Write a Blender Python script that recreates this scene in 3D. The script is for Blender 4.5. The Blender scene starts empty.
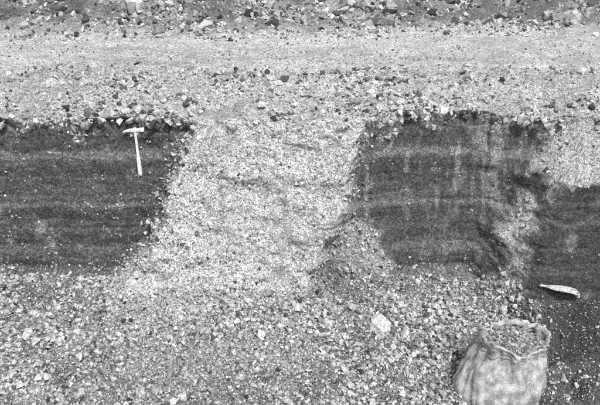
import bpy, math, numpy as np, bmesh
from mathutils import Vector, Matrix
rng=np.random.default_rng(7)
sc=bpy.context.scene
F=818.0; PITCH=math.radians(22); CAM=np.array([0,-6.0,1.71])

# ---------- noise ----------
def h2(ix,iy,seed):
    n=(ix.astype(np.int64)*374761393+iy.astype(np.int64)*668265263+seed*1274126177)&0xffffffff
    n=((n^(n>>13))*1274126177)&0xffffffff
    n=(n^(n>>16))
    return (n&0xffffff)/float(0xffffff)
def vn(x,y,seed=0):
    ix=np.floor(x);iy=np.floor(y);fx=x-ix;fy=y-iy
    fx=fx*fx*(3-2*fx);fy=fy*fy*(3-2*fy)
    a=h2(ix,iy,seed);b=h2(ix+1,iy,seed);c=h2(ix,iy+1,seed);d=h2(ix+1,iy+1,seed)
    return (a*(1-fx)+b*fx)*(1-fy)+(c*(1-fx)+d*fx)*fy
def fbm(x,y,f,oct=4,seed=0,g=0.5):
    s=0;a=1;t=0
    for o in range(oct):
        s=s+a*vn(x*f+17.3*o,y*f-9.1*o,seed+o*13);t+=a;a*=g;f*=2.03
    return s/t*2-1
def ss(a,b,x):
    t=np.clip((x-a)/(b-a),0,1);return t*t*(3-2*t)

# ---------- terrain grid ----------
H=1.34
def seg(a,b,st): return np.arange(a,b,st)
cx=np.concatenate([-np.geomspace(90,8,26),seg(-7.9,-2.7,.045),seg(-2.7,2.7,.009),seg(2.7,7.9,.045),np.geomspace(8,90,26)])
dg=np.concatenate([-np.geomspace(90,3,30)[:-1],-seg(.0101,2.9,.0105)[::-1]])
wz=np.linspace(0,1,190)
tt=np.concatenate([seg(.01,4.5,.014),seg(4.5,12,.045),np.geomspace(12,250,40)])
nG,nW,nT=len(dg),len(wz),len(tt)
kind=np.concatenate([np.zeros(nG),np.ones(nW),np.full(nT,2)])
par=np.concatenate([-dg,wz,tt])
S=np.concatenate([dg,wz*H,H+tt])
X,SS=np.meshgrid(cx,S); K,_=np.meshgrid(kind,cx,indexing='ij'); P,_=np.meshgrid(par,cx,indexing='ij')
ig=K==0;iw=K==1;it=K==2
h=np.where(ig,0,np.where(iw,P,1.0))
d=np.where(ig,P,0.0); t=np.where(it,P,0.0)
wob=fbm(X,SS,2.2,4,3)*.10+fbm(X,SS,9,4,4)*.085
n1=fbm(X,SS,2.0,5,61);n2=fbm(X,SS,7,4,62);n3=fbm(X,SS,24,3,63)
hs=[0,.08,.25,.5,.8,1.0]
xl=np.interp(h,hs,[-1.46,-1.36,-1.2,-1.06,-.90,-.83])
xr=np.interp(h,hs,[.12,.12,.26,.40,.46,.50])
Xw=X+wob*.7
mL=ss(-.04,.06,Xw-xl)
wR=.14-.08*ss(.4,.8,h)
mR=1-ss(-1,1,(Xw-xr+.08*n2)/wR)
mch=mL*mR
pch=mch*(.09+.32*(1-h)**1.1)
xb=np.interp(h,[0,.3,.65,1],[1.48,1.55,1.76,2.04])
mb=ss(-.22,.30,Xw-xb-.02)
zrel=(1-h)*H
PB=.38
pblk=mb*(PB*np.clip(zrel/.42,0,1)+.08*np.clip((zrel-.42)/.8,0,1))
toe=.06*np.clip(1-h/.05,0,1)**1.5
spc=np.exp(-((X-.50+.25*h)/.25)**2)
spur=spc*.15*np.clip(1-h/.50,0,1)
p=np.maximum(np.maximum(pch,pblk),np.maximum(toe,spur))
ztop=fbm(X,X*0,1.3,3,21)*.045+fbm(X,X*0,6,3,22)*.04-.05*np.exp(-((X+.15)/.6)**2)+.05*np.exp(-((X-1.1)/.5)**2)-.035*ss(-.6,-1.4,X)
edge=fbm(X,SS,5,4,31)*.05
rough=fbm(X,SS,14,4,33)
lump=fbm(X,SS,3.1,4,34)
lumpw=fbm(X,SS*1.6,4,5,35)
ledge=fbm(X*.2,SS,13,3,36)
groove=fbm(X,SS*.15,16,3,37)
amp_w=np.where(mch>.5,.065,.018)
Yw=.08*h-p-edge*np.clip(.3+h,0,1)*(.4+.6*ss(.8,1,h))-amp_w*lumpw-np.where(mch>.5,.018,.008)*rough-np.where(mch>.5,0,.011)*ledge-np.where(mch>.5,0,.012)*groove-.05*ss(.94,1.0,h+.05*n2)*(1-mch)
Zw=-H+h*(H+ztop)
p0=np.maximum(np.maximum(mch*.41,mb*(PB+.08)),np.maximum(.06,spc*.15))
Yg=-d-p0*np.exp(-d/.8)-edge*.12*np.exp(-d*3)-(.03*lumpw+.01*rough)*np.exp(-d*4)
zg=-H-.18*np.minimum(d,2.4)-.02*np.clip(d-2.4,0,30)
mb0=ss(1.48,1.80,X+wob)
zg-=mb0*.52*ss(0,.10,d)
zg+=ss(0,.3,d)*(.09*lump+.03*rough)+.12*np.exp(-((X+.55)/.8)**2)*np.exp(-((d-.30)/.35)**2)
zg-=.28*np.exp(-((X-.17)/.11)**2-((d-.10)/.08)**2)
ptop=.09*(mL*mR)
Yt=.08-ptop*np.exp(-t/.25)-edge*np.exp(-t*4)-(amp_w*lumpw+np.where(mch>.5,.018,.008)*rough+.05*(1-mch)+np.where(mch>.5,0,.011)*ledge+np.where(mch>.5,0,.012)*groove)*np.exp(-t*5)+t
bst=3.45+.35*ss(-1,2,X)+.35*n1
bank=ss(0,3,t-bst)*1.0+ss(7,14,t)*1.6
road=ss(1.3,1.8,t+.25*n1)*(1-ss(-.5,0,t-bst))
zt=ztop*np.exp(-t/.6)+ss(0,.2,t)*(1-road*.6)*(.07*lump+.028*rough)+bank+ss(-.3,1.4,t-bst)*(.26*fbm(X,SS,.9,5,51)+.18*fbm(X,SS,2.8,4,52))
zt+=ss(12,60,t)*1.5*fbm(X,SS,.04,3,53)
zt+=.06*np.exp(-((t-.9)/.35)**2)
Y=np.where(iw,Yw,np.where(ig,Yg,Yt));Z=np.where(iw,Zw,np.where(ig,zg,zt))

# ---------- albedo ----------
pale=.37+.10*n1+.12*n2+.08*n3
lower=.17+.06*n1+.08*n2+.06*n3  # rubble soil, darkened to paint shade into the gaps between stones
streak=fbm(X,SS*.13,13,4,71)+.5*fbm(X,SS*.4,32,2,72)
blot=fbm(X,SS,4.5,5,73)
wallL=.066+.014*n2+.014*n3+.10*ss(.25,.7,blot+.5*n3)
wallR=.074+.15*ss(.0,.5,streak+.30*n2)*(.35+.65*ss(.2,.8,h+.35*n1))
bandn=.5+.5*fbm(X,SS,1.2,3,74)
lam=ss(.05,.25,fbm(X*.03,SS,22,2,75))
def band(c_,w_,e_=3):
    q=(h-c_+.012*n1+.006*n2)/w_
    return np.exp(-abs(q)**e_)
bed=band(.755,.030)*.10+band(.50,.014)*.045+band(.455,.020)*.085+band(.17,.028)*.06+band(.89,.010)*.03+band(.62,.008)*.03+band(.30,.010)*.035
bed=bed*(.5+.8*bandn)+.022*lam
wall=np.where(X<-.2,wallL,wallR)+bed
ch=mL*mR
top_sp=ss(.91,.96,h+.18*n2+.06*n1)
bot=1-ss(-.05,.05,h+.10*n2+.06*n1)
col=wall*(1-top_sp)+pale*top_sp
col=col*(1-bot)+lower*bot
spm=ss(.35,.7,spc*np.clip(1-h/.55,0,1)*1.45+.5*n2)
col=col*(1-spm)+.26*spm
mbt=ss(-.04,.04,Xw-xb)
blk_top=mbt*ss(.65,.69,h+.07*n2)
stw=.13+.08*(1-h)
strip=mbt*(1-ss(stw-.06,stw+.06,Xw-xb+.18*n2))
bl=np.maximum(blk_top,strip*ss(-.5,-.1,n2+.4*n1))
dark=mbt*(1-bl)
col=col*(1-mbt)+mbt*(.055+.02*n2+bed*.5+.09*ss(.25,.6,blot))
col=col*(1-bl)+bl*(.32+.10*n2)
col=col*(1-ch)+(pale+.06)*ch
pm0=np.exp(-((X+.62+.2*n1)/.85)**4)
palem=ig*pm0*(1-ss(.0,1.3,d+.6*n1+.3*n2))
colg=lower+(pale+.03-lower)*palem
dg0=ss(1.80,1.92,X+wob+.15*d)*(1-ss(.65,.9,d+.1*n2))
colg=colg*(1-dg0)+(.075+.05*n2)*dg0
gp=ss(.6,1.4,X-.2*(t-2))*ss(1.5,1.9,t+.2*n1)*(1-ss(2.9,3.3,t+.2*n1))
colt=pale+.09*road*(1-.9*ss(.0,.45,fbm(X*.35,SS,1.6,4,76)))-.06*gp*(1+.6*n1)
bk=ss(-.3,.5,t-bst+.8*n1)
colt=colt*(1-bk)+bk*(.18+.22*n1+.08*n2)
col=np.where(ig,colg,np.where(it,colt,col))
col=np.clip(col,.025,.55)

nr,nc=X.shape
co=np.stack([X+0,Y,Z],-1).astype(np.float32)
def make_mesh(name,verts,faces_idx,fsize,tone=None,smooth=False):
    me=bpy.data.meshes.new(name)
    nv=len(verts);nf=len(faces_idx)//fsize
    me.vertices.add(nv);me.vertices.foreach_set('co',np.ascontiguousarray(verts,dtype=np.float32).ravel())
    me.loops.add(nf*fsize);me.loops.foreach_set('vertex_index',np.ascontiguousarray(faces_idx,dtype=np.int32))
    me.polygons.add(nf);me.polygons.foreach_set('loop_start',np.arange(0,nf*fsize,fsize,dtype=np.int32))
    me.polygons.foreach_set('loop_total',np.full(nf,fsize,dtype=np.int32))
    me.polygons.foreach_set('use_smooth',np.full(nf,smooth))
    if tone is not None:
        a=me.attributes.new('tone','FLOAT','POINT');a.data.foreach_set('value',np.ascontiguousarray(tone,dtype=np.float32).ravel())
    me.update(calc_edges=True)
    return me
i=np.arange((nr-1)*(nc-1));r=i//(nc-1);c=i%(nc-1)
v0=r*nc+c
fi=np.stack([v0,v0+1,v0+nc+1,v0+nc],-1).ravel()
me=make_mesh('ground_terrain',co.reshape(-1,3),fi,4,col,True)
ground=bpy.data.objects.new('ground',me);sc.collection.objects.link(ground)

# ---------- materials ----------
def mat(name,tint=(1,1,1),grain=260,gamt=.55,base=None,rough=.95,bump=.25,mid=45,midamt=.35):
    m=bpy.data.materials.new(name);m.use_nodes=True
    nt=m.node_tree;N=nt.nodes;L=nt.links;b=N['Principled BSDF']
    b.inputs['Roughness'].default_value=rough
    b.inputs['Specular IOR Level'].default_value=.2
    if base is None:
        at=N.new('ShaderNodeAttribute');at.attribute_name='tone';src=at.outputs['Fac']
    else:
        v=N.new('ShaderNodeValue');v.outputs[0].default_value=base;src=v.outputs[0]
    tc=N.new('ShaderNodeTexCoord')
    def noise(sc_,det):
        n=N.new('ShaderNodeTexNoise');n.inputs['Scale'].default_value=sc_;n.inputs['Detail'].default_value=det
        L.new(tc.outputs['Object'],n.inputs['Vector']);return n
    def mr(n,lo,hi,a=.38,bb=.62):
        q=N.new('ShaderNodeMapRange');q.inputs['From Min'].default_value=a;q.inputs['From Max'].default_value=bb
        q.inputs['To Min'].default_value=lo;q.inputs['To Max'].default_value=hi;L.new(n.outputs['Fac'],q.inputs['Value']);return q
    g=noise(grain,1);g2=noise(mid,3)
    q=mr(g,1-gamt,1+gamt);q2=mr(g2,1-midamt,1+midamt)
    m1=N.new('ShaderNodeMath');m1.operation='MULTIPLY';L.new(src,m1.inputs[0]);L.new(q.outputs[0],m1.inputs[1])
    m2=N.new('ShaderNodeMath');m2.operation='MULTIPLY';L.new(m1.outputs[0],m2.inputs[0]);L.new(q2.outputs[0],m2.inputs[1])
    vm=N.new('ShaderNodeVectorMath');vm.operation='SCALE';vm.inputs[0].default_value=tint;L.new(m2.outputs[0],vm.inputs['Scale'])
    L.new(vm.outputs[0],b.inputs['Base Color'])
    bp=N.new('ShaderNodeBump');bp.inputs['Strength'].default_value=bump;bp.inputs['Distance'].default_value=.01
    L.new(g2.outputs['Fac'],bp.inputs['Height']);L.new(bp.outputs[0],b.inputs['Normal'])
    return m
GT=(1,1,1)
m_ground=mat('earth_and_shale',GT,165,.70,bump=.8,midamt=.32)
m_stone=mat('crushed_stone',GT,170,.36,midamt=.28)
ground.data.materials.append(m_ground)

# ---------- stones ----------
def hullproto(n,seed,flat):
    rg=np.random.default_rng(seed)
    v=rg.normal(size=(n,3));v/=np.linalg.norm(v,axis=1)[:,None];v*=rg.uniform(.75,1.1,(n,1))
    v*=np.array([1,rg.uniform(.6,.95),flat])
    bm=bmesh.new()
    for q in v:bm.verts.new(q)
    rs=bmesh.ops.convex_hull(bm,input=bm.verts)
    bmesh.ops.delete(bm,geom=[g for g in rs['geom_interior'] if isinstance(g,bmesh.types.BMVert)],context='VERTS')
    bmesh.ops.triangulate(bm,faces=bm.faces[:])
    bm.verts.index_update()
    V=np.array([x.co[:] for x in bm.verts]);T=np.array([[x.index for x in f.verts] for f in bm.faces])
    bm.free();return V,T
protos=[hullproto(10+(k%5),100+k,[.35,.5,.7,.85][k%4]) for k in range(24)]
protosS=[hullproto(8,300+k,[.45,.65,.8][k%3]) for k in range(16)]
dx=co[:-1,1:]-co[:-1,:-1];dy=co[1:,:-1]-co[:-1,:-1]
nrm=np.cross(dx,dy);area=np.linalg.norm(nrm,axis=-1);nrm/=np.maximum(area,1e-9)[...,None]
def scatter(dens,smin,smax,pw,tonef,bury=.25):
    w=(area*np.clip(dens,0,None)[:-1,:-1]).ravel();tot=w.sum();n=int(tot)
    cs=np.cumsum(w);k=np.searchsorted(cs,rng.uniform(0,tot,n));k=np.clip(k,0,len(w)-1)
    rr=k//(nc-1);c_=k%(nc-1)
    u=rng.random((n,1));v=rng.random((n,1))
    pos=co[rr,c_]+dx[rr,c_]*u+dy[rr,c_]*v
    q=rng.random(n);size=smin*(smax/smin)**(q**pw)
    pos=pos+nrm[rr,c_]*(size*(0.35-bury))[:,None]
    return pos,size,nrm[rr,c_],tonef(rr,c_,n)
def build(name,groups,mat_,small=False):
    PR=protosS if small else protos
    VV=[];TT=[];TO=[];off=0
    for pos,size,nn,tn in groups:
        n=len(pos);pid=rng.integers(0,len(PR),n)
        z=nn+rng.normal(size=(n,3))*.45;z/=np.linalg.norm(z,axis=1)[:,None]
        a=rng.normal(size=(n,3));x=np.cross(a,z);x/=np.linalg.norm(x,axis=1)[:,None];y=np.cross(z,x)
        R=np.stack([x,y,z],-1)
        for k,(V,T) in enumerate(PR):
            m=np.where(pid==k)[0]
            if len(m)==0:continue
            W=np.einsum('nij,vj->nvi',R[m],V)*size[m][:,None,None]*.5+pos[m][:,None,:]
            VV.append(W.reshape(-1,3));nv=len(V)
            TT.append((T[None]+(np.arange(len(m))*nv)[:,None,None]+off).reshape(-1,3));off+=nv*len(m)
            TO.append(np.repeat(tn[m],nv))
    me=make_mesh(name,np.concatenate(VV),np.concatenate(TT).ravel(),3,np.concatenate(TO),False)
    me.materials.append(mat_)
    o=bpy.data.objects.new(name,me);sc.collection.objects.link(o);print(name,len(me.polygons));return o
def tone(lo,hi,darkp=.12):
    def f(rr,c_,n):
        a=rng.uniform(lo,hi,n);dk=rng.random(n)<darkp;a[dk]=rng.uniform(.04,.14,dk.sum());return a
    return f
near=(np.abs(X)<3.4).astype(float)
face=(K==1)
clump=np.clip(.5+1.3*n1+.9*n2,0.08,1.8)
g_low=ig*near*(d<2.6)*(1-dg0*.75)
footm=(face&(h<.06))*(1-mbt*(1-bl))*near
low=build('rubble_heap',[
  scatter(g_low*2100*(1-.75*palem)*clump,.022,.058,1.5,tone(.26,.60,.13),.05),
  scatter(g_low*60*clump*(1-.8*palem),.06,.11,1.8,tone(.30,.58,.1),.12),
  scatter(footm*700*clump*(1-ch),.02,.05,1.8,tone(.24,.55,.12)),
 ],m_stone)
low2=build('rubble_fines',[scatter(g_low*4200,.012,.028,1.3,tone(.16,.60,.22),.1),
  scatter(footm*1800*clump,.01,.03,1.3,tone(.2,.5,.2))],m_stone,True)
chm=(ch*face*near)
chute=build('gravel_chute',[
  scatter(chm*3400*np.clip(.6+n2*1.3+.7*n1,.05,2),.010,.034,1.6,tone(.36,.60,.12),.14),
  scatter(ig*near*palem*3000,.010,.034,1.6,tone(.36,.58,.12),.15),
  scatter((chm+ig*near*palem)*420*clump,.03,.065,1.8,tone(.36,.60,.09),.22)],m_stone,True)
crumbL=face*near*(1-ch)*(h>.03)*(1-mbt)
chedge=np.exp(-((Xw-xr-.06)/.10)**2)*(1-.55*ss(.45,.75,h))+.8*np.exp(-((Xw-xl+.04)/.07)**2)
debris=build('wall_debris',[
  scatter(crumbL*(X<-.2)*850*np.clip(.15+n1*1.3+n2*1.2+blot,0,2),.008,.035,1.8,tone(.2,.6,.1),.25),
  scatter(crumbL*(X>-.2)*1900*np.clip(.25+n1+streak,0,2),.008,.036,1.8,tone(.18,.6,.2),.25),
  scatter(face*near*(1-ch)*chedge*1500*clump,.012,.06,1.8,tone(.3,.6,.12),.2),
  scatter(face*near*spm*1500*(1-ch),.015,.06,1.8,tone(.28,.6,.15),.2),
  scatter(face*near*bl*2300*(1-ch)*clump,.012,.065,1.8,tone(.3,.6,.15),.15),
  scatter(face*near*dark*800*np.clip(.3+n1+n2,0,2),.008,.035,1.6,tone(.12,.5,.3),.3),
  scatter(face*near*top_sp*(1-ch)*2700*clump,.015,.07,1.8,tone(.3,.6,.15),.10)],m_stone,True)
view=(np.abs(X)<(3.2+.55*t))*it
verge=view*(t<1.8)*(1-ss(1.2,1.7,t+.3*n1))
verge2=view*ss(-.9,-.2,t-bst+.4*n1)*(t<4.4)
lip=build('lip_rubble',[
  scatter(view*(t<.30)*700*(1-.75*mch)*clump,.03,.10,1.6,tone(.28,.6,.18),.05),
  scatter(face*near*(h>.94)*1000*(1-mch)*clump,.03,.11,1.6,tone(.28,.6,.15),.05)],m_stone)
up=build('verge_stones',[
  scatter(verge*1500*clump,.015,.05,1.6,tone(.3,.58,.16),.15),
  scatter(verge*80*clump,.05,.11,1.6,tone(.28,.58,.10),.15),
  scatter(view*(t>.55)*(t<1.25)*80*clump,.05,.11,1.5,tone(.18,.5,.16),.1),
  scatter(view*(t<4.4)*460*np.clip(n2*1.4+n1+.5,0,2),.014,.036,1.5,tone(.3,.6,.25),.2),
  scatter(verge2*300*clump,.03,.11,1.8,tone(.25,.6,.25),.15)],m_stone,True)
bankm=view*(t-bst>-.1)*(t<11)
bk_=build('bank_rubble',[
  scatter(bankm*300*clump,.03,.12,1.4,tone(.2,.55,.25),.15),
  scatter(bankm*18*clump,.12,.27,1.8,tone(.2,.5,.22),.2)],m_stone)

# ---------- helpers ----------
def link(me,name,parent=None,m=None,smooth=True):
    o=bpy.data.objects.new(name,me);sc.collection.objects.link(o)
    if m:me.materials.append(m)
    if parent:o.parent=parent
    if smooth:
        for p_ in me.polygons:p_.use_smooth=True
    return o
def loft(rings,closed=True,cap=True):
    bm=bmesh.new();R=[[bm.verts.new(v) for v in r] for r in rings];n=len(rings[0])
    for a,b in zip(R[:-1],R[1:]):
        for k in range(n):
            bm.faces.new((a[k],a[(k+1)%n],b[(k+1)%n],b[k]))
    if cap:bm.faces.new(R[0][::-1]);bm.faces.new(R[-1])
    bmesh.ops.recalc_face_normals(bm,faces=bm.faces)
    me=bpy.data.meshes.new('m');bm.to_mesh(me);bm.free();return me
def sq(cx_,w,hh,axis,cz=0,e=.35,n=16):
    r=[]
    for k in range(n):
        a=2*math.pi*(k+.5)/n;ca,sa=math.cos(a),math.sin(a)
        u=math.copysign(abs(ca)**e,ca)*w/2;v=math.copysign(abs(sa)**e,sa)*hh/2
        r.append((cx_,u,v+cz) if axis=='x' else (u,v,cx_))
    return r
m_wood=mat('painted_handle',GT,120,.2,base=.72,midamt=.15,rough=.6,bump=.05)
m_steel=mat('pale_steel',GT,150,.2,base=.66,midamt=.15,rough=.5,bump=.05)
def hammer(L=.34,W=.15):
    e=bpy.data.objects.new('rock_hammer',None);sc.collection.objects.link(e)
    hd=[(-.085,.004,.010,-.012),(-.07,.012,.016,-.006),(-.045,.022,.022,0),(-.02,.030,.028,0),(.012,.030,.030,0),(.022,.024,.024,0),(.030,.024,.024,0),(.034,.032,.034,0),(.058,.032,.034,0),(.062,.028,.030,0)]
    link(loft([sq(x*W/.147,w,hh,'x',cz) for x,w,hh,cz in hd]),'head',e,m_steel)
    hz=[(.018,.020,.022),(-.02,.020,.024),(-.10,.020,.024),(-.18,.022,.026),(-.20,.030,.034),(-.27,.032,.036),(-.32,.034,.038),(-.338,.026,.030)]
    link(loft([sq(z*L/.34,w,hh,'z',0,.6) for z,w,hh in hz][::-1]),'handle',e,m_wood)
    return e
def surf_at(x,hh):
    j=np.argmin(abs(cx-x));k=nG+int(round(np.clip(hh,0,1)*(nW-1)));return co[k,j]
def ray(px,py,y):
    dxp=(px-300)/F;dzp=(202.5-py)/F
    dirv=np.array([dxp,math.cos(PITCH)+dzp*math.sin(PITCH),-math.sin(PITCH)+dzp*math.cos(PITCH)])
    s=(y-CAM[1])/dirv[1];return CAM+dirv*s
hp=ray(133,133,-.03)
hA=hammer(.37,.17);ymin=min(surf_at(hp[0]+q,(hp[2]+H-dz_)/H)[1]-(.0 if dz_<.1 else -.02) for q in (-.05,0,.05) for dz_ in (0,.1,.2,.3))
hA.location=(hp[0],ymin-.012,hp[2]);hA.rotation_euler=(math.radians(-3),math.radians(-3),math.radians(3))
yb=-.5
for _ in range(4):
    hb=ray(560,289,yb);sb=surf_at(hb[0],(hb[2]+H)/H);yb=float(sb[1])-.03
sl=[(-.15,.012,.016,.030),(-.11,.035,.030,.022),(-.04,.05,.042,.008),(.03,.07,.050,-.004),(.09,.07,.066,-.016),(.125,.05,.080,-.034),(.14,.02,.04,-.06)]
rr_=np.random.default_rng(4)
rings=[[(a+rr_.uniform(-.014,.014),b*(1+rr_.uniform(-.3,.3)),c2+rr_.uniform(-.010,.010)) for a,b,c2 in sq(x,w_,h_*.8,'x',cz,.9,7)] for x,w_,h_,cz in sl]
m_pale=mat('pale_sandstone',GT,150,.35,base=.46,midamt=.3,rough=.9,bump=.4)
sp_=link(loft(rings),'rock_splinter',None,m_pale,False);sp_.location=(hb[0],yb,hb[2]);sp_.rotation_euler=(0,math.radians(-4),math.radians(-6))

# ---------- sack ----------
SY=-1.28
sx=ray(511,338,SY)
rimz=sx[2];gj=np.argmin(abs(cx-sx[0]));gk=np.argmin(abs(co[:nG,gj,1]-SY));gz=co[gk,gj,2];print('sack',sx,gz)
Hs=rimz-gz+.05
sack=bpy.data.objects.new('canvas_sack',None);sc.collection.objects.link(sack);sack.location=(sx[0]-.05,SY,gz-.03)
zs=np.array([0,.03,.2,.45,.7,.86,.90,.94,.965,.985,1.0,.99,.96,.9]);rs_=np.array([.20,.250,.268,.258,.234,.212,.205,.222,.230,.231,.222,.212,.204,.198])
u=np.linspace(0,len(zs)-1,70);zz_=np.interp(u,range(len(zs)),zs);rr2=np.interp(u,range(len(zs)),rs_)
NN=160;A=np.linspace(0,2*np.pi,NN,endpoint=False)
AA,ZZ=np.meshgrid(A,zz_);RR=np.repeat(rr2[:,None],NN,1)
ncr=fbm(np.cos(AA)*1.2+np.sin(AA)*.5,ZZ*1.1+np.sin(AA)*1.3,3.2,4,91)
ncr2=1-np.abs(fbm(np.cos(AA)*1.3+ZZ*.6,np.sin(AA)*1.3-ZZ*.4,3.5,3,93))*2.2
gather=np.exp(-((ZZ-.88)/.16)**2)
RR=RR+ .036*ncr+.024*np.clip(ncr2,0,1)*(ZZ<.93)+gather*(.012*np.sin(AA*11+1.3*np.sin(AA*2))+.007*np.sin(AA*19+2))
sag=(ZZ>.9)*(.024*np.sin(AA*2+.6)+.014*np.sin(AA*5))*1.0
body=np.stack([RR*np.cos(AA)+.07*ZZ-.05*(1-ZZ)*np.clip(-np.cos(AA),0,1),RR*.92*np.sin(AA),ZZ*Hs+sag],-1)
m_canvas=mat('canvas_cloth',GT,200,.35,base=.40,midamt=.35,rough=.95,bump=.6,mid=16)
sm=loft([[tuple(v) for v in ring] for ring in body],cap=False);so=link(sm,'sack_body',sack,m_canvas)
kb=int(np.argmin(abs(zz_[:50]-.87)))
rg=[]
for k in range(NN):
    cpt=body[kb,k];o_=np.array([math.cos(A[k]),math.sin(A[k]),0])
    rg.append([tuple(cpt+o_*(.002+.007*math.cos(b))+np.array([0,0,.007*math.sin(b)])) for b in [j*math.pi/4 for j in range(8)]])
rg.append(rg[0]);m_cord=mat('hemp_cord',GT,190,.3,base=.30,midamt=.3);link(loft(rg,cap=False),'tie_cord',sack,m_cord)
n=700;ang=rng.uniform(0,2*math.pi,n);ra=.195*np.sqrt(rng.random(n))
pp=np.stack([ra*np.cos(ang)+.066,ra*.92*np.sin(ang),Hs*.90+.05*(1-(ra/.2)**2)+rng.uniform(-.02,.01,n)],-1)
fill=build('sample_stones',[(pp,rng.uniform(.02,.05,n),np.tile([0,0,1.],(n,1)),rng.uniform(.12,.42,n))],m_stone);fill.parent=sack
bed_=[[ (r_*math.cos(a)+.066,r_*.92*math.sin(a),Hs*.89+.04*(1-(r_/.21)**2)) for a in [2*math.pi*k/32 for k in range(32)]] for r_ in (.21,.14,.07,.01)]
link(loft(bed_,cap=False),'sack_contents',sack,m_cord)

# ---------- feature slab stones ----------
def slab(px,py,y,size,seed,name,tn,flat=.5):
    V,T=hullproto(16,seed,flat)
    q=ray(px,py,y)
    gj=np.argmin(abs(cx-q[0]));gk=np.argmin(abs(co[:nG,gj,1]-y))
    me=make_mesh(name,V*size*.5,T.ravel(),3,np.full(len(V),tn));me.materials.append(m_stone)
    o=bpy.data.objects.new(name,me);sc.collection.objects.link(o);o.location=(q[0],y,co[gk,gj,2]+size*.14)
    o.rotation_euler=(.5,.2,seed);return o
for a in [(381,302,-.66,.25,5,.54),(352,292,-.5,.12,8,.5),(405,322,-.75,.14,11,.5),(440,300,-.5,.11,23,.5)]:
    slab(a[0],a[1],a[2],a[3],a[4],'shale_block',a[5])

# ---------- light ----------
el,az=math.radians(52),math.radians(22)
sd_=Vector((math.sin(az)*math.cos(el),-math.cos(az)*math.cos(el),math.sin(el)))
sun=bpy.data.lights.new('sun','SUN');sun.energy=3.8;sun.angle=math.radians(1.5);sun.color=(1,1,1)
so_=bpy.data.objects.new('sun',sun);sc.collection.objects.link(so_);so_.rotation_euler=sd_.to_track_quat('Z','Y').to_euler()
w=bpy.data.worlds.new('World');sc.world=w;w.use_nodes=True
nt=w.node_tree;sk=nt.nodes.new('ShaderNodeTexSky');sk.sky_type='NISHITA';sk.sun_disc=False
sk.sun_elevation=el;sk.sun_rotation=math.atan2(sd_.x,sd_.y)
hsv=nt.nodes.new('ShaderNodeHueSaturation');hsv.inputs['Saturation'].default_value=0.0
nt.links.new(sk.outputs[0],hsv.inputs['Color']);nt.links.new(hsv.outputs[0],nt.nodes['Background'].inputs[0]);nt.nodes['Background'].inputs[1].default_value=.14
cam=bpy.data.cameras.new('camera');co_=bpy.data.objects.new('camera',cam);sc.collection.objects.link(co_)
co_.location=CAM;co_.rotation_euler=(math.pi/2-PITCH,0,0);cam.lens=36*F/600;cam.sensor_width=36;cam.clip_end=2000;sc.camera=co_
sc.view_settings.view_transform='Standard';sc.view_settings.look='None'
